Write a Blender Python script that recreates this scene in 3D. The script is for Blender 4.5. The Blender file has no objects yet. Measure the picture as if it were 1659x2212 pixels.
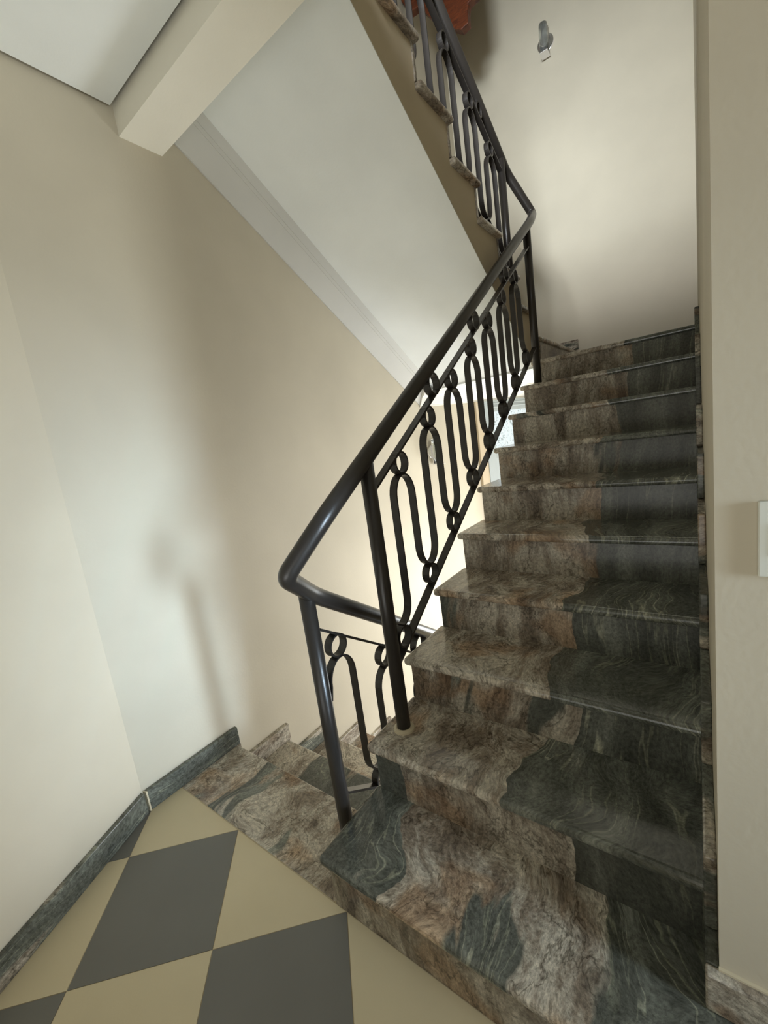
import bpy, bmesh, math, random
from mathutils import Vector, Matrix
random.seed(7)
S = bpy.context.scene
COL = S.collection
PI = math.pi

# ------------------------------------------------------------------ camera
H = 0.17                                   # riser height, all three flights
cam_d = bpy.data.cameras.new('camera')
cam_d.sensor_fit = 'VERTICAL'; cam_d.sensor_height = 36.0
cam_d.lens = 36.0 * 902.63 / 2212.0
cam_d.clip_start = 0.02
cam = bpy.data.objects.new('camera', cam_d); COL.objects.link(cam)
yaw, pitch, roll = 0.65482, -0.161286, -0.14027
fwd = Vector((-math.sin(yaw) * math.cos(pitch), math.cos(yaw) * math.cos(pitch), math.sin(pitch)))
rgt = Vector((math.cos(yaw), math.sin(yaw), 0)); upv = rgt.cross(fwd)
c, s = math.cos(roll), math.sin(roll)
r2 = c * rgt + s * upv; u2 = -s * rgt + c * upv
M = Matrix((r2, u2, -fwd)).transposed().to_4x4()
M.translation = Vector((0.88569, -0.9973, 1.29899))
cam.matrix_world = M
S.camera = cam

# ------------------------------------------------------------------ light
w = bpy.data.worlds.new('world'); S.world = w; w.use_nodes = True
bg = w.node_tree.nodes['Background']; bg.inputs[0].default_value = (0.85, 0.92, 1, 1); bg.inputs[1].default_value = 1.0
S.view_settings.view_transform = 'Standard'; S.view_settings.look = 'None'
S.view_settings.gamma = 1; S.view_settings.use_curve_mapping = False
S.view_settings.exposure = 0.15

def area(name, loc, target, sx, sy, power, color, spread=180):
    d = bpy.data.lights.new(name, 'AREA'); d.shape = 'RECTANGLE'; d.size = sx; d.size_y = sy
    d.energy = power; d.color = color; d.spread = math.radians(spread)
    o = bpy.data.objects.new(name, d); COL.objects.link(o); o.location = loc
    o.rotation_euler = (Vector(target) - Vector(loc)).to_track_quat('-Z', 'Y').to_euler()
    return o
# daylight through the narrow glazed door of the room on the right, beside the wall corner
area('daylight_right', (3.55, -0.45, 1.05), (-0.889, -0.12, 0.72), 0.40, 1.3, 3.9, (0.55, 0.77, 1.0), 26)
area('daylight_right_wide', (3.55, -0.55, 1.10), (0, -0.50, 1.02), 0.40, 1.3, 14, (0.88, 0.93, 0.93), 100)
# added fill lamps behind the camera; the low one stands in for floor bounce
area('fill_back', (0.30, -1.95, 0.30), (-0.40, 0.8, 2.40), 1.5, 1.2, 4.8, (0.97, 0.98, 0.95), 90)
area('fill_back_room', (1.5, -2.55, 1.2), (1.1, -0.2, 1.2), 1.4, 1.2, 5, (1.0, 0.94, 0.82))
# windows of the upper floor, shining low over the upper slab onto the stair's end wall
area('daylight_upper', (0.45, -1.4, 3.34), (-0.25, 3.1, 3.15), 0.8, 0.42, 15.5, (0.84, 0.94, 1.0), 64)
area('daylight_upper_far', (0.5, -1.8, 3.80), (-0.1, 3.1, 2.7), 0.9, 0.6, 11, (0.96, 0.97, 1.0), 60)
# windows of the lower floor: their light climbs through the stairwell
area('daylight_lower', (0.88, 1.95, -0.15), (-0.9, 1.85, -0.1), 1.0, 1.1, 42, (0.92, 0.95, 1.0))
area('daylight_lower_far', (0.3, 4.2, -0.6), (-0.3, 0.5, 1.6), 1.1, 1.3, 84, (0.93, 0.98, 1.0))

# ------------------------------------------------------------------ materials
def mat(name):
    m = bpy.data.materials.new(name); m.use_nodes = True
    nt = m.node_tree; b = nt.nodes['Principled BSDF']
    return m, nt, b
def N(nt, t, **kw):
    n = nt.nodes.new(t)
    for k, v in kw.items(): setattr(n, k, v)
    return n
def ramp(nt, stops, interp='LINEAR'):
    n = N(nt, 'ShaderNodeValToRGB'); cr = n.color_ramp; cr.interpolation = interp
    while len(cr.elements) < len(stops): cr.elements.new(0.5)
    for e, (p, cc) in zip(cr.elements, stops): e.position = p; e.color = (*cc, 1) if len(cc) == 3 else cc
    return n
def paint(name, col, rough=0.7, bump=0.08, var=0.05, scale=90, spec=0.3):
    m, nt, b = mat(name)
    tc = N(nt, 'ShaderNodeTexCoord')
    n1 = N(nt, 'ShaderNodeTexNoise'); n1.inputs['Scale'].default_value = 2.2; n1.inputs['Detail'].default_value = 4
    nt.links.new(tc.outputs['Object'], n1.inputs['Vector'])
    r = ramp(nt, [(0.3, tuple(x * (1 - var) for x in col)), (0.7, tuple(min(1, x * (1 + var)) for x in col))])
    nt.links.new(n1.outputs['Fac'], r.inputs['Fac']); nt.links.new(r.outputs['Color'], b.inputs['Base Color'])
    n2 = N(nt, 'ShaderNodeTexNoise'); n2.inputs['Scale'].default_value = scale; n2.inputs['Detail'].default_value = 3
    nt.links.new(tc.outputs['Object'], n2.inputs['Vector'])
    bp = N(nt, 'ShaderNodeBump'); bp.inputs['Strength'].default_value = bump; bp.inputs['Distance'].default_value = 0.004
    nt.links.new(n2.outputs['Fac'], bp.inputs['Height']); nt.links.new(bp.outputs['Normal'], b.inputs['Normal'])
    b.inputs['Roughness'].default_value = rough; b.inputs['Specular IOR Level'].default_value = spec
    return m
M_WALL = paint('cream_wall_paint', (0.61, 0.555, 0.44))
M_CEIL = paint('white_ceiling_paint', (0.87, 0.90, 0.89))
M_SIDE = paint('stair_side_paint', (0.58, 0.50, 0.36))
M_BEAM = paint('cream_beam_paint', (0.86, 0.83, 0.73))
M_CORN2 = paint('darkened_white_plaster', (0.66, 0.655, 0.62), bump=0.02)  # white plaster darkened in its colour to stand in for weaker light
M_CORN = paint('white_plaster', (0.82, 0.80, 0.75), bump=0.02)
M_TILE_L = paint('beige_floor_tile', (0.60, 0.515, 0.335), rough=0.42, bump=0.03, var=0.06, scale=300)
M_TILE_D = paint('grey_floor_tile', (0.165, 0.160, 0.140), rough=0.42, bump=0.03, var=0.08, scale=300)
M_GROUT = paint('floor_grout', (0.46, 0.38, 0.25), rough=0.9)
M_METAL = paint('black_metal_paint', (0.028, 0.024, 0.021), rough=0.33, bump=0.02, var=0.25, spec=0.5)
M_PLAST = paint('white_switch_plastic', (0.74, 0.75, 0.68), rough=0.4, bump=0.0)
M_CEMENT = paint('pale_filler_ring', (0.62, 0.55, 0.40), rough=0.6)
M_CASING = paint('beige_door_casing', (0.55, 0.46, 0.33), rough=0.5)
M_FRAME = paint('pale_grey_window_frame', (0.40, 0.44, 0.45), rough=0.5)
def metal(name, col, rough):
    m, nt, b = mat(name); b.inputs['Base Color'].default_value = (*col, 1); b.inputs['Metallic'].default_value = 1
    n = N(nt, 'ShaderNodeTexNoise'); n.inputs['Scale'].default_value = 40
    r = ramp(nt, [(0.3, (rough * .7,) * 3), (0.7, (rough * 1.3,) * 3)])
    nt.links.new(n.outputs['Fac'], r.inputs['Fac']); nt.links.new(r.outputs['Color'], b.inputs['Roughness'])
    return m
M_CHROME = metal('polished_chrome', (0.88, 0.88, 0.92), 0.24)
m, nt, b = mat('clear_lamp_glass'); b.inputs['Base Color'].default_value = (0.9, 0.92, 0.9, 1)
b.inputs['Transmission Weight'].default_value = 0.92; b.inputs['Roughness'].default_value = 0.10; b.inputs['IOR'].default_value = 1.35
M_GLASS = m
m, nt, b = mat('red_brown_wood')
tc = N(nt, 'ShaderNodeTexCoord'); mp = N(nt, 'ShaderNodeMapping'); mp.inputs['Scale'].default_value = (3, 3, 14)
wv = N(nt, 'ShaderNodeTexNoise'); wv.inputs['Scale'].default_value = 4; wv.inputs['Detail'].default_value = 6; wv.inputs['Distortion'].default_value = 1.5
r = ramp(nt, [(0.3, (0.06, 0.013, 0.004)), (0.7, (0.16, 0.038, 0.010))])
nt.links.new(tc.outputs['Object'], mp.inputs['Vector']); nt.links.new(mp.outputs['Vector'], wv.inputs['Vector'])
nt.links.new(wv.outputs['Fac'], r.inputs['Fac']); nt.links.new(r.outputs['Color'], b.inputs['Base Color']); b.inputs['Roughness'].default_value = 0.45
M_WOOD = m
# obscured glass of the lower window, lit by the sky outside
m, nt, b = mat('frosted_window_glass')
tc = N(nt, 'ShaderNodeTexCoord'); n1 = N(nt, 'ShaderNodeTexNoise'); n1.inputs['Scale'].default_value = 22; n1.inputs['Detail'].default_value = 5; n1.inputs['Distortion'].default_value = 2.2
r = ramp(nt, [(0.36, (0.30, 0.36, 0.36)), (0.44, (0.82, 0.95, 0.99)), (0.7, (0.95, 1.0, 1.0))])
nt.links.new(tc.outputs['Object'], n1.inputs['Vector']); nt.links.new(n1.outputs['Fac'], r.inputs['Fac'])
nt.links.new(r.outputs['Color'], b.inputs['Emission Color']); b.inputs['Emission Strength'].default_value = 0.72
b.inputs['Base Color'].default_value = (0.12, 0.13, 0.13, 1); b.inputs['Roughness'].default_value = 0.3
M_WGLASS = m

def marble(name, axis, seed, warp, stretch, rough=0.15, gain=1.0):
    """veined brown / green-black granite; veins run across 'axis' (0: elongated in y and z).
    object properties: split = x where the green-black end begins, lead = x below which the slab is green, cut = bias of the zones"""
    m, nt, b = mat(name); L = nt.links.new
    geo = N(nt, 'ShaderNodeNewGeometry'); info = N(nt, 'ShaderNodeObjectInfo')
    def noise(vec, scale, detail, rough=.5, dist=0.0):
        n = N(nt, 'ShaderNodeTexNoise'); n.inputs['Scale'].default_value = scale; n.inputs['Detail'].default_value = detail
        n.inputs['Roughness'].default_value = rough; n.inputs['Distortion'].default_value = dist; L(vec, n.inputs['Vector']); return n
    def vmath(op, a, v=None, sc=None):
        n = N(nt, 'ShaderNodeVectorMath', operation=op); L(a, n.inputs[0])
        if v is not None:
            if isinstance(v, tuple): n.inputs[1].default_value = v
            else: L(v, n.inputs[1])
        if sc is not None: n.inputs['Scale'].default_value = sc
        return n.outputs[0]
    def math_(op, a, v):
        n = N(nt, 'ShaderNodeMath', operation=op); L(a, n.inputs[0])
        if isinstance(v, (int, float)): n.inputs[1].default_value = v
        else: L(v, n.inputs[1])
        return n.outputs[0]
    def prop(nm):
        n = N(nt, 'ShaderNodeAttribute'); n.attribute_type = 'OBJECT'; n.attribute_name = nm; return n.outputs['Fac']
    def smooth(v, a, b_, lo, hi):
        n = N(nt, 'ShaderNodeMapRange'); L(v, n.inputs['Value']); n.inputs['From Min'].default_value = a; n.inputs['From Max'].default_value = b_
        n.inputs['To Min'].default_value = lo; n.inputs['To Max'].default_value = hi; return n.outputs[0]
    def mul(a, c_, f=1.0):
        n = N(nt, 'ShaderNodeMix', data_type='RGBA', blend_type='MULTIPLY'); n.inputs['Factor'].default_value = f
        L(a, n.inputs['A']); L(c_, n.inputs['B']); return n.outputs['Result']
    off = N(nt, 'ShaderNodeVectorMath', operation='SCALE'); off.inputs[0].default_value = (1.3, 7.1, 5.3)   # every slab its own cut
    L(info.outputs['Random'], off.inputs['Scale'])
    p = vmath('ADD', geo.outputs['Position'], off.outputs[0]); p = vmath('ADD', p, (seed, seed * 1.7, seed * .6))
    big = vmath('SCALE', vmath('SUBTRACT', noise(p, 2.4, 2).outputs['Color'], (.5, .5, .5)), sc=warp)
    small = vmath('SCALE', vmath('SUBTRACT', noise(p, 14, 2, .5).outputs['Color'], (.5, .5, .5)), sc=warp * .07)
    wp = vmath('ADD', vmath('ADD', p, big), small)
    def stretched(k): return vmath('MULTIPLY', wp, tuple(1.0 if i == axis else k for i in range(3)))
    st = stretched(stretch)
    # brown zone against green-black zone
    xs = N(nt, 'ShaderNodeSeparateXYZ'); L(vmath('ADD', vmath('ADD', geo.outputs['Position'], vmath('SCALE', big, sc=.9)), vmath('SCALE', small, sc=1.5)), xs.inputs[0])
    zone = math_('ADD', noise(st, 3.6, 4, .55).outputs['Fac'], prop('cut'))
    if axis == 0:
        zone = math_('ADD', zone, smooth(math_('SUBTRACT', xs.outputs[0], prop('split')), -.012, .012, -.05, .36))
        zone = math_('ADD', zone, smooth(math_('SUBTRACT', xs.outputs[0], prop('lead')), -.012, .012, .34, 0))
    zr = ramp(nt, [(0.565, (0, 0, 0)), (0.585, (1, 1, 1))]); L(zone, zr.inputs['Fac'])
    # brown: granular, cracked
    nb = noise(stretched(max(.20, stretch * 1.6)), 11, 9, .72)
    rb = ramp(nt, [(0.30, (0.064, 0.054, 0.044)), (0.43, (0.195, 0.160, 0.124)), (0.50, (0.305, 0.270, 0.220)), (0.58, (0.455, 0.420, 0.350)), (0.70, (0.225, 0.187, 0.150))])
    L(nb.outputs['Fac'], rb.inputs['Fac'])
    nr = noise(wp, 4.0, 3, .5); rr = ramp(nt, [(0.55, (1, 1, 1)), (0.64, (0.86, 0.70, 0.58))]); L(nr.outputs['Fac'], rr.inputs['Fac'])
    nc2 = noise(stretched(.6), 5.5, 5, .6); rc = ramp(nt, [(0.488, (1, 1, 1)), (0.50, (0.22, 0.21, 0.19)), (0.509, (1, 1, 1))]); L(nc2.outputs['Fac'], rc.inputs['Fac'])
    brown = mul(mul(rb.outputs['Color'], rr.outputs['Color']), rc.outputs['Color'], .75)
    # green-black with thin pale threads flowing along the slab
    ng = noise(st, 9, 6, .6)
    rg = ramp(nt, [(0.34, (0.050, 0.053, 0.045)), (0.50, (0.095, 0.101, 0.087)), (0.64, (0.178, 0.188, 0.163))]); L(ng.outputs['Fac'], rg.inputs['Fac'])
    nt1 = noise(stretched(stretch * .42), 13, 3, .5)
    rt = ramp(nt, [(0.49, (1, 1, 1)), (0.503, (2.6, 2.5, 2.25)), (0.514, (1, 1, 1)), (0.60, (1, 1, 1)), (0.612, (2.2, 2.15, 1.9)), (0.624, (1, 1, 1))]); L(nt1.outputs['Fac'], rt.inputs['Fac'])
    msk = noise(wp, 3.2, 2); rm = ramp(nt, [(0.42, (0, 0, 0)), (0.6, (1, 1, 1))]); L(msk.outputs['Fac'], rm.inputs['Fac'])
    green = N(nt, 'ShaderNodeMix', data_type='RGBA', blend_type='MULTIPLY'); L(rm.outputs['Color'], green.inputs['Factor']); L(rg.outputs['Color'], green.inputs['A']); L(rt.outputs['Color'], green.inputs['B'])
    mx = N(nt, 'ShaderNodeMix', data_type='RGBA'); L(zr.outputs['Color'], mx.inputs['Factor']); L(brown, mx.inputs['A']); L(green.outputs['Result'], mx.inputs['B'])
    nf = noise(stretched(.7), 120, 4, .75)   # crystal grain
    rf = ramp(nt, [(0.33, (0.45, 0.45, 0.45)), (0.67, (1.55, 1.55, 1.55))]); L(nf.outputs['Fac'], rf.inputs['Fac'])
    gc = N(nt, 'ShaderNodeRGB'); gc.outputs[0].default_value = (gain, gain, gain, 1)
    L(mul(mul(mx.outputs['Result'], rf.outputs['Color'], .9), gc.outputs[0]), b.inputs['Base Color'])
    b.inputs['Roughness'].default_value = rough; b.inputs['Specular IOR Level'].default_value = 0.5
    return m
M_MARB = marble('veined_marble_tread', 0, 0.0, .40, .24, .15, 1.25)        # swirling, veins front to back
M_RISE = marble('veined_marble_riser', 0, 1.4, .14, .12, .28)        # straight upright streaks
M_MARB_Y = marble('veined_marble_skirting', 2, 3.1, .16, .16, .15, 1.2)   # veins run along the wall
def cut(o, split=9.0, lead=-9.0, bias=0.0):
    o['split'] = split; o['lead'] = lead; o['cut'] = bias; return o

# ------------------------------------------------------------------ mesh helpers
def link(name, bm, m, parent=None, bevel=0, seg=2, smooth=False):
    me = bpy.data.meshes.new(name); bmesh.ops.recalc_face_normals(bm, faces=bm.faces[:]); bm.to_mesh(me); bm.free()
    me.materials.append(m)
    if smooth:
        for p in me.polygons: p.use_smooth = True
    o = bpy.data.objects.new(name, me); COL.objects.link(o)
    if parent: o.parent = parent
    if bevel:
        md = o.modifiers.new('bevel', 'BEVEL'); md.width = bevel; md.segments = seg; md.limit_method = 'ANGLE'; md.angle_limit = 0.6
        md.harden_normals = False
    return o
def prism(bm, pts, ax, a, b):
    """pts: 2D outline; ax: extrusion axis 0 -> outline (y,z), 1 -> (x,z), 2 -> (x,y)"""
    def mk(p, t):
        return {0: (t, p[0], p[1]), 1: (p[0], t, p[1]), 2: (p[0], p[1], t)}[ax]
    A = [bm.verts.new(mk(p, a)) for p in pts]; B = [bm.verts.new(mk(p, b)) for p in pts]
    n = len(pts)
    bm.faces.new(A); bm.faces.new(B[::-1])
    for i in range(n): bm.faces.new((A[i], B[i], B[(i + 1) % n], A[(i + 1) % n]))
def box(bm, x0, x1, y0, y1, z0, z1): prism(bm, [(x0, y0), (x1, y0), (x1, y1), (x0, y1)], 2, z0, z1)
def frames(path, closed=False):
    n = len(path); T = []
    for i in range(n):
        a = path[(i - 1) % n] if (closed or i > 0) else path[i]; b_ = path[(i + 1) % n] if (closed or i < n - 1) else path[i]
        T.append((b_ - a).normalized())
    return T
def sweep(bm, path, prof, side, closed=False, cap=True, miter=True):
    """sweep 2D profile (u,v): u along 'side' (fixed vector), v along side x tangent"""
    path = [Vector(p) for p in path]; n = len(path); T = frames(path, closed); rings = []
    for i in range(n):
        t = T[i]; sd = Vector(side); sd = (sd - t * sd.dot(t)).normalized(); up = t.cross(sd) * -1
        k = 1.0
        if miter and 0 < i < n - 1 and not closed:
            d = (path[i + 1] - path[i]).normalized(); k = 1 / max(0.5, d.dot(t))
        rings.append([bm.verts.new(path[i] + sd * u + up * v * k) for u, v in prof])
    m_ = len(prof)
    for i in range(n if closed else n - 1):
        a, b_ = rings[i], rings[(i + 1) % n]
        for j in range(m_): bm.faces.new((a[j], a[(j + 1) % m_], b_[(j + 1) % m_], b_[j]))
    if cap and not closed: bm.faces.new(rings[0][::-1]); bm.faces.new(rings[-1])
def tube(bm, path, r, n=16):
    """round tube with parallel-transported rings"""
    path = [Vector(p) for p in path]; T = frames(path); rings = []
    up = Vector((0, 0, 1)) if abs(T[0].z) < .9 else Vector((1, 0, 0))
    for i, p in enumerate(path):
        t = T[i]; up = (up - t * up.dot(t)).normalized(); sd = t.cross(up)
        rings.append([bm.verts.new(p + (sd * math.cos(2 * PI * j / n) + up * math.sin(2 * PI * j / n)) * r) for j in range(n)])
    for i in range(len(path) - 1):
        for j in range(n): bm.faces.new((rings[i][j], rings[i][(j + 1) % n], rings[i + 1][(j + 1) % n], rings[i + 1][j]))
    bm.faces.new(rings[0][::-1]); bm.faces.new(rings[-1])
def round_path(pts, rad, seg=7):
    pts = [Vector(p) for p in pts]; out = [pts[0]]
    for i in range(1, len(pts) - 1):
        p = pts[i]; a = pts[i - 1] - p; b_ = pts[i + 1] - p
        r = min(rad[i - 1] if isinstance(rad, (list, tuple)) else rad, a.length * .48, b_.length * .48)
        A = p + a.normalized() * r; B = p + b_.normalized() * r
        for k in range(seg + 1):
            t = k / seg; out.append(A * (1 - t) ** 2 + p * 2 * t * (1 - t) + B * t * t)
    out.append(pts[-1]); return out
def thing(name, label, cat, loc=(0, 0, 0), group=None):
    o = bpy.data.objects.new(name, None); COL.objects.link(o); o.location = loc
    o['label'] = label; o['category'] = cat
    if group: o['group'] = group
    o.empty_display_size = 0.1
    return o
def struct(o, label, cat):
    o['kind'] = 'structure'; o['label'] = label; o['category'] = cat; return o
def under(o, parent):
    """parent a part whose mesh is in world coordinates"""
    o.parent = parent; o.matrix_parent_inverse = Matrix.Translation(-Vector(parent.location)); return o

# ------------------------------------------------------------------ plan
XA = -0.889                                  # left wall
XR = 0.905                                   # right wall of the stair
YE = 3.164                                   # end wall
D1, Y1 = 0.2624, -0.382                      # flight up: tread depth, first nosing
Y0 = -0.3622                                 # first riser / edge of the tiled landing
DD, YS = 0.2781, -0.0848                     # flight down: tread depth, top nosing
D3, Y3 = 0.2648, 1.5993 + 2 * 0.2648         # upper flight: nosing of riser 12
B0 = Vector((XA, -0.498)); BD = Vector((0.246, -0.504)).normalized()   # angled wall
C0 = Vector((XA, 1.968)); CD = Vector((0.347, 0.938)).normalized()     # lower slanted wall
ZC, ZB = 2.693, 2.603                        # ceiling, beam underside
ZL = -7 * H                                  # lower floor
ZLC = 1.66                                   # lower ceiling
ZT = 5.7

# ---- walls
bm = bmesh.new()
prism(bm, [(B0.y - 0.02, ZL - .1), (C0.y, ZL - .1), (C0.y, ZLC + .02), (YE + .1, ZLC + .02), (YE + .1, ZT), (-3.1, ZT), (-3.1, 2.98), (B0.y - .02, 2.98)], 0, XA - 0.12, XA)
struct(link('wall_left', bm, M_WALL), 'cream wall along the left of the stairs, crossed by soft daylight and a railing shadow', 'wall')
bm = bmesh.new(); e = B0 + BD * 2.5; nb_ = Vector((-BD.y, BD.x)) * -1
if nb_.x > 0: nb_ = -nb_
prism(bm, [tuple(B0), tuple(e), tuple(e + nb_ * .12), tuple(B0 + nb_ * .12)], 2, -0.15, ZC + .09)
struct(link('wall_angled', bm, M_WALL), 'pale cream wall at the far left, set at an angle beside the tiled landing', 'wall')
bm = bmesh.new(); box(bm, XR, XR + .14, -0.06, YE + .1, ZL - .1, ZT)
struct(link('wall_right', bm, M_WALL), 'narrow strip of cream wall along the right side of the rising flight', 'wall')
bm = bmesh.new(); box(bm, XR, 3.75, -0.2, -0.06, -0.1, ZC + .09)
struct(link('wall_front', bm, M_WALL), 'cream wall at the right edge facing the landing and carrying the light switch', 'wall')
bm = bmesh.new(); box(bm, XA - .12, XR + .14, YE, YE + .12, 1.5, ZT)
struct(link('wall_end', bm, M_WALL), 'bright cream end wall behind the stairs, high above the half landing', 'wall')
bm = bmesh.new(); e = C0 + CD * 3.0; nc = Vector((-CD.y, CD.x))
prism(bm, [tuple(C0), tuple(e), tuple(e + nc * .12), tuple(C0 + nc * .12)], 2, ZL - .1, ZLC + .02)
struct(link('wall_lower', bm, M_WALL), 'sunlit slanted wall of the lower floor seen through the railing', 'wall')
bm = bmesh.new(); box(bm, XA - .1, 1.05, 4.75, 4.87, ZL - .1, 1.8)
struct(link('wall_lower_far', bm, M_WALL), 'hidden far wall closing the lower floor', 'wall')
bm = bmesh.new(); box(bm, 0.93, 1.05, YE + .1, 4.75, ZL - .1, 1.8)
struct(link('wall_lower_right', bm, M_WALL), 'hidden right wall of the lower floor under the half landing', 'wall')
# room behind and to the right of the photographer (closes the space the light bounces in)
bm = bmesh.new(); box(bm, -0.6, 3.87, -2.86, -2.74, -0.1, ZC + .09)
struct(link('wall_back', bm, M_WALL), 'hidden cream wall behind the photographer', 'wall')
bm = bmesh.new(); box(bm, 3.75, 3.87, -2.74, -0.06, -0.1, ZC + .09)
struct(link('wall_far_right', bm, M_WALL), 'hidden cream wall of the room on the right', 'wall')
# upper storey shell
bm = bmesh.new(); box(bm, XA - .12, XR + .14, -3.2, -3.1, 2.98, ZT)
struct(link('wall_upper_back', bm, M_WALL), 'hidden wall of the upper floor behind the photographer', 'wall')
bm = bmesh.new(); box(bm, XR, XR + .14, -3.1, -0.06, 2.98, ZT)
struct(link('wall_upper_right', bm, M_WALL), 'hidden right wall of the upper floor', 'wall')
bm = bmesh.new(); box(bm, XA - .12, XR + .14, -3.2, YE + .12, ZT, ZT + .1)
struct(link('ceiling_upper', bm, M_CEIL), 'hidden ceiling of the upper floor', 'ceiling')

# ---- ceiling slab and beam over the landing
bm = bmesh.new(); box(bm, XA - .1, 3.87, -3.1, 0.0, ZC + .095, 2.98)
cl = struct(link('ceiling', bm, M_SIDE), 'white ceiling panel with shadow gap over the landing in the upper left corner', 'ceiling')
bm = bmesh.new(); box(bm, XA + .016, 3.73, -2.72, -0.0232 - .018, ZC, ZC + .014)
under(link('ceiling_panel', bm, M_CEIL), cl)
bm = bmesh.new(); box(bm, XA - .02, XR + .02, -0.0232, 0.1444, ZB, 3.0)
struct(link('trim_1', bm, M_BEAM), 'cream ceiling beam crossing above the landing', 'beam')

# ---- lower floor and ceiling
bm = bmesh.new(); box(bm, XA - .1, 1.05, 1.5, 4.8, ZL - .1, ZL)
struct(link('floor_lower', bm, M_TILE_L), 'hidden floor at the foot of the descending flight', 'floor')

# ------------------------------------------------------------------ tiled landing floor
bm = bmesh.new(); box(bm, -1.0, 3.8, -2.8, Y0 + .005, -0.12, -0.0014)
floor = struct(link('floor', bm, M_GROUT), 'landing floor laid with beige and grey tiles set diagonally', 'floor')
def clip(poly, n, d):
    out = []
    for i in range(len(poly)):
        a, b_ = poly[i], poly[(i + 1) % len(poly)]; fa, fb = a.dot(n) - d, b_.dot(n) - d
        if fa <= 0: out.append(a)
        if fa * fb < 0: out.append(a + (b_ - a) * (fa / (fa - fb)))
    return out
XAt, DT = -0.4662, 0.5293; g = 0.0011 * 1.414
bn = nb_
for i in range(-3, 9):
    for j in range(-1, 8):
        if (i + j) % 2: continue
        cx, cy = XAt + i * DT / 2, Y0 - DT / 2 - j * DT / 2; r = DT / 2 - g
        poly = [Vector((cx + r, cy)), Vector((cx, cy + r)), Vector((cx - r, cy)), Vector((cx, cy - r))]
        poly = clip(poly, Vector((0, 1)), Y0 - .002)
        if len(poly) > 2: poly = clip(poly, bn, B0.dot(bn) - .004)
        if len(poly) > 2: poly = clip(poly, Vector((-1, 0)), -(XA + .004))
        if len(poly) < 3: continue
        bm = bmesh.new(); prism(bm, [tuple(p) for p in poly], 2, -0.0012, random.uniform(-.0003, .0002))
        link('floor_tile', bm, M_TILE_D if j % 2 == 0 else M_TILE_L, floor)

# ------------------------------------------------------------------ flight going up
def nos1(k): return Y1 + (k - 1) * D1
up = thing('staircase', 'flight of dark veined marble steps rising beside the right wall', 'staircase', (0.45, Y0, 0))
bm = bmesh.new(); pts = []
for k in range(1, 11):
    pts += [(nos1(k) + .036, (k - 1) * H - .03 if k > 1 else -.02), (nos1(k) + .036, k * H - .029)]
pts += [(YE, 10 * H - .029), (YE, ZLC), (nos1(10) + .16, ZLC), (nos1(1) + .55, -.02)]
prism(bm, pts, 0, .03, XR - .002)
under(link('stair_body', bm, M_SIDE), up)
for k in range(1, 11):
    bm = bmesh.new()
    if k == 1: prism(bm, [(0, Y1), (1.75, Y1), (1.75, -.201), (XR - .001, -.201), (XR - .001, nos1(2) + .035), (0, nos1(2) + .035)], 2, H - .03, H)
    elif k == 10: box(bm, 0, XR - .001, nos1(10), YE - .002, k * H - .03, k * H)
    else: box(bm, 0, XR - .001, nos1(k), nos1(k + 1) + .035, k * H - .03, k * H)
    cut(under(link('tread', bm, M_MARB, bevel=.013, seg=4), up), {1: .72, 2: .46, 3: .50, 4: .52, 5: .50}.get(k, .52), .20 if k == 1 else -9)
    bm = bmesh.new(); box(bm, .021, 1.75 if k == 1 else XR - .001, nos1(k) + .02, nos1(k) + .036, (k - 1) * H - (.02 if k == 1 else 0), k * H - .0295)
    cut(under(link('riser', bm, M_RISE), up), {1: 9., 2: .62, 3: .60, 4: .55, 5: .60, 6: .56, 7: .60, 8: .57, 9: .58}.get(k, .6), .13 if k == 2 else -9)
# second half of the half landing, one step higher, with its nosing running front to back
bm = bmesh.new(); box(bm, XA + .001, .045, Y3 - .005, YE - .002, 11 * H - .03, 11 * H)
cut(under(link('tread', bm, M_MARB, bevel=.013, seg=4), up))
bm = bmesh.new(); box(bm, .012, .026, Y3 + .015, YE - .002, 10 * H, 11 * H - .0295)
cut(under(link('riser', bm, M_RISE), up))
bm = bmesh.new(); box(bm, XA + .001, .011, Y3 + .012, YE - .002, ZLC + .03, 11 * H - .0305)
under(link('landing_slab', bm, M_SIDE), up)
bm = bmesh.new(); prism(bm, [(XA, 2.06), (0.03, 2.06), (0.03, 4.75), (XA, 4.75)], 2, ZLC, ZLC + .028)
struct(link('ceiling_lower', bm, M_CEIL), 'bright flat ceiling of the lower floor under the half landing', 'ceiling')

# ------------------------------------------------------------------ flight going down
dn = thing('staircase', 'flight of marble steps going down behind the railing along the left wall', 'staircase', (-0.45, Y0, 0))
def nosd(j): return YS + j * DD
for j in range(0, 7):
    bm = bmesh.new(); y_a = Y0 if j == 0 else nosd(j - 1) - .022
    box(bm, XA + .001, .018, y_a, nosd(j), -j * H - .03, -j * H)
    cut(under(link('tread', bm, M_MARB, bevel=.010 if j else .006, seg=3), dn), bias=.085)
    bm = bmesh.new(); box(bm, XA + .001, .018, nosd(j) - .036, nosd(j) - .02, -(j + 1) * H, -j * H - .0305)
    cut(under(link('riser', bm, M_RISE), dn))
bm = bmesh.new(); pts = [(Y0 + .006, -.031)]
for j in range(0, 7): pts += [(nosd(j) - .037, -j * H - .031), (nosd(j) - .037, -(j + 1) * H - .031)]
pts += [(nosd(6) - .3, ZL - .031), (Y0 + .006, -.3)]
prism(bm, pts, 0, XA + .001, .018); under(link('stair_body', bm, M_SIDE), dn)

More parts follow.
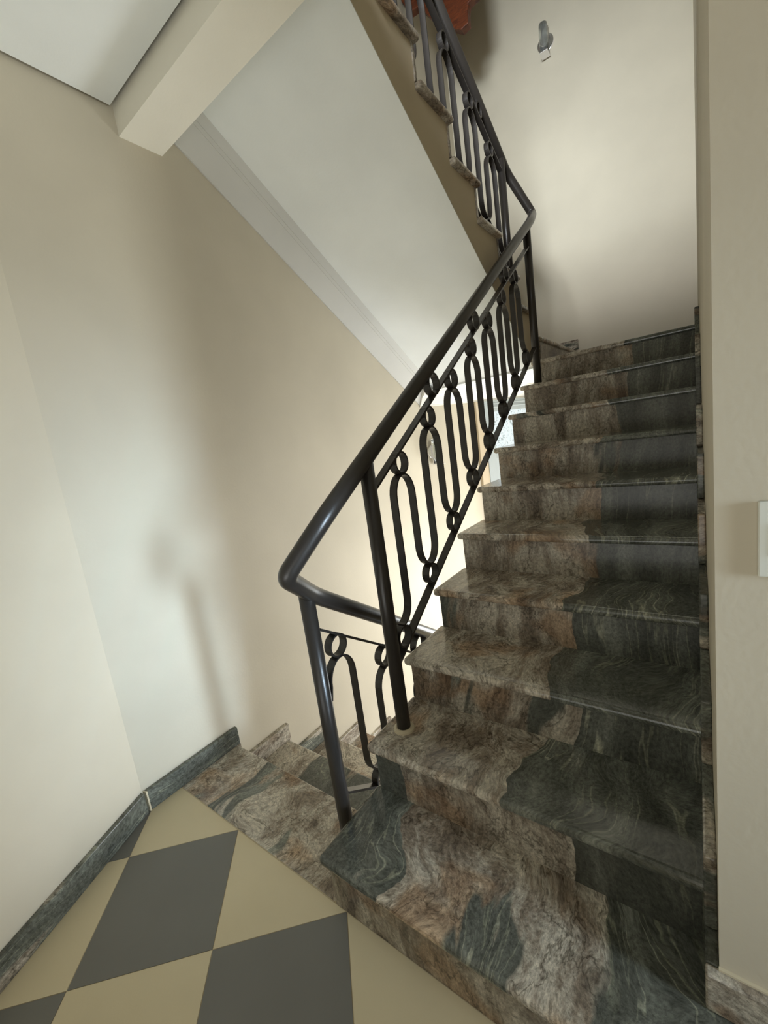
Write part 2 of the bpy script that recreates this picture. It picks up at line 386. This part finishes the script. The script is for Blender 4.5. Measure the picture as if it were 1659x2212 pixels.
# ------------------------------------------------------------------ upper flight
X3 = 0.018
u3 = thing('staircase', 'upper flight seen from below with white soffit and tan sawtooth side', 'staircase', (-0.45, Y3, 11 * H))
def nos3(k): return Y3 - (k - 12) * D3
def sof(y): return 2.287 - .638 * (y - 1.1)
bm = bmesh.new(); pts = []
for k in range(12, 19):
    pts += [(nos3(k) - .03, (k - 1) * H - .0305), (nos3(k) - .03, k * H - .0305)]
pts += [(nos3(18) - .2, 18 * H - .0305), (.146, 18 * H - .0305), (.146, sof(.146) + .006), (2.095, sof(2.095) + .006)]
prism(bm, pts, 0, XA + .001, -0.012); under(link('stair_side', bm, M_SIDE), u3)
bm = bmesh.new(); prism(bm, [(.146, sof(.146)), (2.095, sof(2.095)), (2.095, sof(2.095) + .0055), (.146, sof(.146) + .0055)], 0, XA + .001, -0.0122)
under(link('soffit', bm, M_CEIL), u3)
for k in range(12, 19):
    bm = bmesh.new(); box(bm, XA + .001, X3, nos3(k + 1) - .03 if k < 18 else .146, nos3(k), k * H - .03, k * H)
    cut(under(link('tread', bm, M_MARB, bevel=.012, seg=4), u3))
    bm = bmesh.new(); box(bm, XA + .001, -.006, nos3(k) - .03, nos3(k) - .016, (k - 1) * H, k * H - .0305)
    cut(under(link('riser', bm, M_RISE), u3))

# ------------------------------------------------------------------ skirtings (marble)
SK = .085; ST = .0205
bm = bmesh.new(); prism(bm, [(B0.y + .012, 0), (YS + .012, 0), (YS + .012, SK), (B0.y + .012, SK)], 0, XA, XA + ST)
bl = struct(link('baseboard_left', bm, M_MARB_Y, bevel=.003), 'grey veined marble skirting along the left wall stepping down with the flight', 'baseboard')
for j in range(0, 7):
    a = -j * H; bm = bmesh.new(); y_a = nosd(j - 1) + .014 if j else nosd(0) - .008; y_b = nosd(j) + .012
    if j == 0: pts = [(nosd(0) + .0005 - .0, -H + SK), (nosd(0) + .0125, -H + SK), (nosd(0) + .0125, SK), (nosd(0) + .0122, SK)]
    if j: 
        pts = [(y_a - .03, a), (y_b - .012, a), (y_b - .012, a - H + SK), (y_b, a - H + SK), (y_b, a + SK), (y_a - .001, a + SK), (y_a - .001, a + .002)]
        pts = [(y_a - .012, a), (nosd(j) + .0, a), (nosd(j) + .0, a - H + SK + .001), (y_b, a - H + SK + .001), (y_b, a + SK), (y_a - .012, a + SK)]
        prism(bm, pts, 0, XA, XA + ST); under(link('skirting_piece', bm, M_MARB_Y, bevel=.002), bl)
    else: bm.free()
# drop of the first skirting over the top nosing
bm = bmesh.new(); box(bm, XA, XA + ST, YS + .0005, YS + .012, -H + SK + .001, -.001)
under(link('skirting_piece', bm, M_MARB_Y), bl)
bm = bmesh.new(); q = -bn * ST; p0 = B0 + BD * .004
prism(bm, [tuple(p0), tuple(B0 + BD * 2.4), tuple(B0 + BD * 2.4 + q), tuple(p0 + q + BD * .006)], 2, 0, SK)
ba = struct(link('baseboard_angled', bm, M_MARB_Y, bevel=.003), 'grey veined marble skirting of the angled wall beside the tiles', 'baseboard')
bm = bmesh.new(); prism(bm, [(XA, B0.y + .003), (XA + ST - .001, B0.y + .0128), tuple(p0 + q * .98 + BD * .0055 + Vector((0, .006))), tuple(p0 + Vector((0, .006)))], 2, 0, SK + .0006)
under(link('joint_filler', bm, M_CEMENT), ba)
br = None
for k in range(1, 11):
    z = k * H; ya = nos1(k); bm = bmesh.new()
    yb = nos1(k + 1) + .018 if k < 10 else YE - .003
    if k == 1: pts = [(-.2, z), (yb, z), (yb, z + SK), (-.2, z + SK)]
    else: pts = [(ya - .014, z - H + SK + .001), (ya - .0005, z - H + SK + .001), (ya - .0005, z), (yb, z), (yb, z + SK), (ya - .014, z + SK)]
    prism(bm, pts, 0, XR - .0215, XR)
    o = link('baseboard_right' if br is None else 'skirting_piece', bm, M_MARB_Y, bevel=.004)
    if br is None: br = struct(o, 'dark stepped marble skirting climbing the right wall beside the treads', 'baseboard')
    else: under(o, br)
bm = bmesh.new(); box(bm, XR - .0215, 1.75, -.2215, -.2, H, H + SK)
bf = struct(link('baseboard_front', bm, M_MARB_Y, bevel=.004), 'marble skirting below the light switch wall at the lower right corner', 'baseboard')
bm = bmesh.new(); box(bm, XR - .001, 1.75, -.2060, -.2, H + SK, H + SK + .004); under(link('joint_filler', bm, M_CEMENT), bf)
bm = bmesh.new(); box(bm, XA, .07, YE - .02, YE, 11 * H, 11 * H + .082)
struct(link('baseboard_end', bm, M_MARB_Y, bevel=.003), 'short marble skirting on the end wall at the top of the rising flight', 'baseboard')

# ------------------------------------------------------------------ cornices under the upper flight and in the lower room
def cornice(name, path, nrm_list, prof, label):
    bm = bmesh.new(); rings = []
    for p, (nx, ny) in zip(path, nrm_list):
        rings.append([bm.verts.new((p[0] + nx * u, p[1] + ny * u, p[2] + v)) for u, v in prof])
    m_ = len(prof)
    for i in range(len(rings) - 1):
        for j in range(m_): bm.faces.new((rings[i][j], rings[i][(j + 1) % m_], rings[i + 1][(j + 1) % m_], rings[i + 1][j]))
    bm.faces.new(rings[0][::-1]); bm.faces.new(rings[-1])
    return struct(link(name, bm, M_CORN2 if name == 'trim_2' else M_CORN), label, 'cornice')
PROF = [(0, -.176), (.008, -.178), (.010, -.170), (.070, -.062), (.073, -.064), (.082, -.046), (.085, -.048), (.104, -.001), (0, -.001)]
cornice('trim_2', [(XA, .15, sof(.15)), (XA, 2.00, sof(2.00))], [(1, 0), (1, 0)], PROF, 'white cornice running down between the sloping soffit and the left wall')
PROF2 = [(0, -.118), (.012, -.118), (.014, -.104), (.024, -.100), (.050, -.050), (.078, -.034), (.084, -.022), (.094, -.018), (.10, 0), (0, 0)]
nC = Vector((CD.y, -CD.x))
cornice('trim_3', [(C0.x, C0.y, ZLC), (C0.x + CD.x * 2.9, C0.y + CD.y * 2.9, ZLC)], [(nC.x, nC.y)] * 2, PROF2, 'white cornice along the top of the sunlit lower wall')

# ------------------------------------------------------------------ lower window in the slanted wall
def onC(sv, off, z): 
    p = C0 + CD * sv + nC * off; return (p.x, p.y, z)
def cbox(bm, s0, s1, o0, o1, z0, z1):
    v = [bm.verts.new(onC(a, b_, z)) for z in (z0, z1) for a, b_ in ((s0, o0), (s1, o0), (s1, o1), (s0, o1))]
    for f in ((0, 1, 2, 3), (7, 6, 5, 4), (0, 4, 5, 1), (1, 5, 6, 2), (2, 6, 7, 3), (3, 7, 4, 0)): bm.faces.new([v[i] for i in f])
bm = bmesh.new(); cbox(bm, .60, .69, 0, .03, -.6, ZLC - .12)
struct(link('trim_4', bm, M_CASING, bevel=.004), 'beige casing strip at the left of the lower window', 'casing')
bm = bmesh.new()
for a in ((.69, .80, -.6, 1.54), (.80, 1.9, 1.44, 1.54), (.80, 1.9, 1.02, 1.08), (1.9, 1.98, -.6, 1.54), (.80, 1.9, -.6, -.5)): cbox(bm, a[0], a[1], 0, .035, a[2], a[3])
for zz in (1.475, 1.505): cbox(bm, .80, 1.9, .035, .043, zz, zz + .012)
win = struct(link('window_1', bm, M_FRAME, bevel=.003), 'bright frosted window of the lower floor glimpsed between railing and steps', 'window')
for a, b_ in ((.80, 1.335), (1.365, 1.9)):
    bm = bmesh.new(); cbox(bm, a, b_, .006, .012, 1.08, 1.44); link('pane', bm, M_WGLASS, win)
bm = bmesh.new(); cbox(bm, 1.335, 1.365, 0, .03, 1.08, 1.44); link('glazing_bar', bm, M_FRAME, win)
x = .80
while x < 1.89:
    bm = bmesh.new(); cbox(bm, x, x + .052, .004, .016, -.5, 1.02); link('panel_slat', bm, M_FRAME, win, bevel=.003); x += .055

# ------------------------------------------------------------------ railing: one welded thing
rail = thing('stair_railing', 'black metal railing with round handrail and looped bars following the stairs', 'railing', (.03, Y0 + .1, 0))
RX, RX2, RX3 = .074, -.065, -.065
def rp(o): return under(o, rail)
h1 = lambda y: 1.2587 + .648 * y
h2 = lambda y: .756 - .68 * y
h3 = lambda y: 3.14 - .50 * (y - 1.5)
hp = [(RX3, .35, h3(.35)), (RX3, 2.02, h3(2.02)), (.035, 2.165, 2.650), (RX, 1.955, h1(1.955)), (RX, -.205, h1(-.205)), (.004, -.318, .985), (RX2, -.165, h2(-.165)), (RX2, 2.0, h2(2.0))]
bm = bmesh.new(); tube(bm, round_path(hp, [.05, .04, .06, .05, .03, .05]), .0265, 18)
rp(link('handrail', bm, M_METAL, smooth=True))
def post(x, y, z0, z1, r=.0235, collar=True):
    bm = bmesh.new(); tube(bm, [(x, y, z0), (x, y, z1)], r, 18)
    o = rp(link('newel_post', bm, M_METAL))
    for p in o.data.polygons: p.use_smooth = len(p.vertices) == 4
    if collar:
        bm = bmesh.new(); n = 28; ring = []
        for k in range(n):
            a = 2 * PI * k / n; cs, sn = math.cos(a), math.sin(a)
            ring.append([bm.verts.new((x + cs * rr, y + sn * rr, z0 + hh)) for rr, hh in ((r, 0), (r + .013, 0), (r + .012, .005), (r + .004, .010), (r, .010))])
        for k in range(n):
            a_, b_ = ring[k], ring[(k + 1) % n]
            for q_ in range(5): bm.faces.new((a_[q_], a_[(q_ + 1) % 5], b_[(q_ + 1) % 5], b_[q_]))
        cobj = link('base_collar', bm, M_CEMENT); cobj.parent = o; cobj['label'] = 'pale filler ring at the foot of the post'
post(RX, .003, 2 * H, h1(0.003))
post(RX, 1.86, 9 * H, h1(1.86))
post(RX2, -.20, 0, h2(-.20))
post(RX3, 1.915, 12 * H, h3(1.915), collar=False)
BW, BT = .0140, .003
def flat(name, path):
    bm = bmesh.new(); sweep(bm, path, [(-BW, -BT), (BW, -BT), (BW, BT), (-BW, BT)], (1, 0, 0), miter=False)
    return rp(link(name, bm, M_METAL))
def railbar(name, x, ya, yb, f, half=.0145):
    bm = bmesh.new(); sweep(bm, [(x, ya, f(ya)), (x, yb, f(yb))], [(-half, -.004), (half, -.004), (half, .004), (-half, .004)], (1, 0, 0))
    return rp(link(name, bm, M_METAL))
def ring(x, y, z, r=.036):
    bm = bmesh.new(); n = 26
    sweep(bm, [(x, y + r * math.sin(2 * PI * k / n), z + r * math.cos(2 * PI * k / n)) for k in range(n)], [(-BW, -BT), (BW, -BT), (BW, BT), (-BW, BT)], (1, 0, 0), closed=True, miter=False)
    return rp(link('ring', bm, M_METAL))
def scroll(x, hand, dsub, dbot, t0, pitch, n, y_lo, y_hi, ups, first_half=True, last_half=True):
    """serpentine of flat bars between upper and lower rail: arches at t0+k*pitch, bowls half-way between"""
    sub = lambda y: hand(y) - dsub; bot = lambda y: hand(y) - dbot
    railbar('upper_rail', x, y_lo, y_hi, sub); railbar('lower_rail', x, y_lo, y_hi, bot)
    q = pitch / 4; R = .036
    top = lambda t: sub(t) - .004 - 2 * R - .003        # crown of an arch
    low = lambda t: bot(t) + .006 + 2 * R + .003        # foot of a bowl
    def bar(ty, uy):                                    # from arch crown at ty to bowl foot at uy
        sg = 1 if uy > ty else -1; yb_ = ty + sg * abs(uy - ty) / 2; w_ = abs(uy - ty) / 2
        zt, zb = top(ty), low(uy); pts = []
        for k in range(9):
            a = PI / 2 * k / 8; pts.append((x, ty + sg * w_ * math.sin(a), zt - w_ * 1.35 * (1 - math.cos(a))))
        for k in range(9):
            a = PI / 2 * (1 - k / 8); pts.append((x, uy - sg * w_ * math.sin(a), zb + w_ * 1.35 * (1 - math.cos(a))))
        flat('baluster', pts)
    half = pitch / 2
    for k in range(n):
        t = t0 + k * pitch
        ring(x, t, sub(t) - .004 - R, R)
        if k > 0 or first_half: bar(t, t - half)
        if k < n - 1 or last_half: bar(t, t + half); ring(x, t + half, bot(t + half) + .005 + R, R)
        if k == 0 and first_half: ring(x, t - half, bot(t - half) + .005 + R, R)
    for y in ups: ring(x, y, hand(y) - .027 - (dsub - .031) / 2, (dsub - .031) / 2 + .001)
scroll(RX, h1, .108, .6934, .180, .2275, 7, .02, 1.845, [.467, .922, 1.385], True, True)
scroll(RX2, h2, .114, .692, -.114, .230, 6, -.18, 1.9, [.35, .81, 1.27], False, True)
scroll(RX3, h3, .098, .6934, 1.72 - 5 * .252, .252, 6, .35, 1.895, [1.594, 1.09], True, True)

# the first arch of the descending panel dies into its post
t_ = -.114; z_ = h2(t_) - .114 - .004 - .072 - .003
flat('baluster', [(RX2, t_ - .0575 * math.sin(PI / 2 * k / 8), z_ - .078 * (1 - math.cos(PI / 2 * k / 8))) for k in range(9)] + [(RX2, t_ - .0665, z_ - .12)])

# ------------------------------------------------------------------ light switch
sw = thing('light_switch', 'white rectangular switch plate on the cream wall at the right edge', 'light switch', (.995, -.2, 1.085))
bm = bmesh.new(); box(bm, .955, 1.03, -.2055, -.2, 1.028, 1.142); under(link('plate', bm, M_PLAST, bevel=.002), sw)
bm = bmesh.new(); box(bm, .979, 1.006, -.2075, -.2053, 1.06, 1.11); under(link('rocker', bm, M_PLAST, bevel=.002), sw)

# ------------------------------------------------------------------ wall lamps
def sconce(o, u, v, n, label, dark):
    """o: centre of the plate's foot on the wall, u: along wall, n: out of wall"""
    o, u, n = Vector(o), Vector(u).normalized(), Vector(n).normalized(); Z = Vector((0, 0, 1))
    t = thing('wall_lamp', label, 'wall lamp', tuple(o))
    def P(a, b_, h_): return o + u * a + n * b_ + Z * h_
    def lbox(name, a0, a1, b0, b1, z0, z1, m_, bev=.002):
        bm = bmesh.new(); v_ = [bm.verts.new(P(a, b_, z)) for z in (z0, z1) for a, b_ in ((a0, b0), (a1, b0), (a1, b1), (a0, b1))]
        for f in ((0, 1, 2, 3), (7, 6, 5, 4), (0, 4, 5, 1), (1, 5, 6, 2), (2, 6, 7, 3), (3, 7, 4, 0)): bm.faces.new([v_[i] for i in f])
        return under(link(name, bm, m_, bevel=bev), t)
    def disc(name, a, h_, r, b0, b1, m_, sq=1.0):
        bm = bmesh.new(); k = 28; A = [bm.verts.new(P(a + r * math.cos(2 * PI * i / k), b0, h_ + r * sq * math.sin(2 * PI * i / k))) for i in range(k)]
        B = [bm.verts.new(P(a + r * math.cos(2 * PI * i / k), b1, h_ + r * sq * math.sin(2 * PI * i / k))) for i in range(k)]
        bm.faces.new(A); bm.faces.new(B[::-1])
        for i in range(k): bm.faces.new((A[i], B[i], B[(i + 1) % k], A[(i + 1) % k]))
        return under(link(name, bm, m_, bevel=.002), t)
    disc('wall_rosette', 0, .10, .062, 0, .018, M_CHROME)
    lbox('back_plate', -.028, .028, .018, .026, 0, .205, M_CHROME)
    lbox('shelf', -.030, .030, .018, .105, -.006, .004, M_CHROME)
    bm = bmesh.new(); k = 20; prof = [(.020, .004), (.018, .05), (.012, .055), (0, .055)]
    rg = [[bm.verts.new(P(r * math.cos(2 * PI * i / k), .066 + r * math.sin(2 * PI * i / k), z)) for i in range(k)] for r, z in prof[:3]]
    for a_, b_ in zip(rg, rg[1:]):
        for i in range(k): bm.faces.new((a_[i], a_[(i + 1) % k], b_[(i + 1) % k], b_[i]))
    bm.faces.new(rg[0][::-1]); bm.faces.new(rg[-1]); under(link('lamp_holder', bm, M_CHROME, smooth=True), t)
    bm = bmesh.new(); prof = [(.026, .008), (.033, .06), (.034, .14), (.030, .20), (.0285, .20), (.032, .14), (.031, .06), (.024, .010)]
    rg = [[bm.verts.new(P(r * math.cos(2 * PI * i / k), .066 + r * math.sin(2 * PI * i / k), z)) for i in range(k)] for r, z in prof]
    for a_, b_ in zip(rg, rg[1:] + rg[:1]):
        for i in range(k): bm.faces.new((a_[i], a_[(i + 1) % k], b_[(i + 1) % k], b_[i]))
    under(link('glass_shade', bm, M_GLASS, smooth=True), t)
    return t
sconce((-.035, YE, 4.135), (1, 0, 0), None, (0, -1, 0), 'small chrome wall lamp with clear glass high on the bright end wall', False)
pc = C0 + CD * .085
sconce((pc.x, pc.y, 1.075), (CD.x, CD.y, 0), None, (nC.x, nC.y, 0), 'small wall lamp on the lower wall seen through the railing loops', False)

# ------------------------------------------------------------------ timber at the top of the end wall
wd = thing('wooden_panel', 'reddish brown wooden panel with notched edge at the top behind the upper handrail', 'wooden panel', (-.6, 2.45, 4.4))
bm = bmesh.new()
prism(bm, [(-0.432, 4.136), (-0.377, 4.143), (-0.376, 4.210), (-0.364, 4.258), (-0.296, 4.265), (-0.296, ZT), (-0.884, ZT), (-0.884, 4.602), (-0.825, 4.488), (-0.747, 4.479), (-0.670, 4.370), (-0.605, 4.263)], 1, 2.42, 2.48)
under(link('timber', bm, M_WOOD, bevel=.006), wd)
for o in S.objects:
    if o.type == 'MESH' and o.data.materials and o.data.materials[0] == M_MARB_Y: cut(o, bias={'baseboard_front': -.02, 'baseboard_angled': .13, 'baseboard_left': .06}.get(o.name, .06))
bpy.context.view_layer.update()
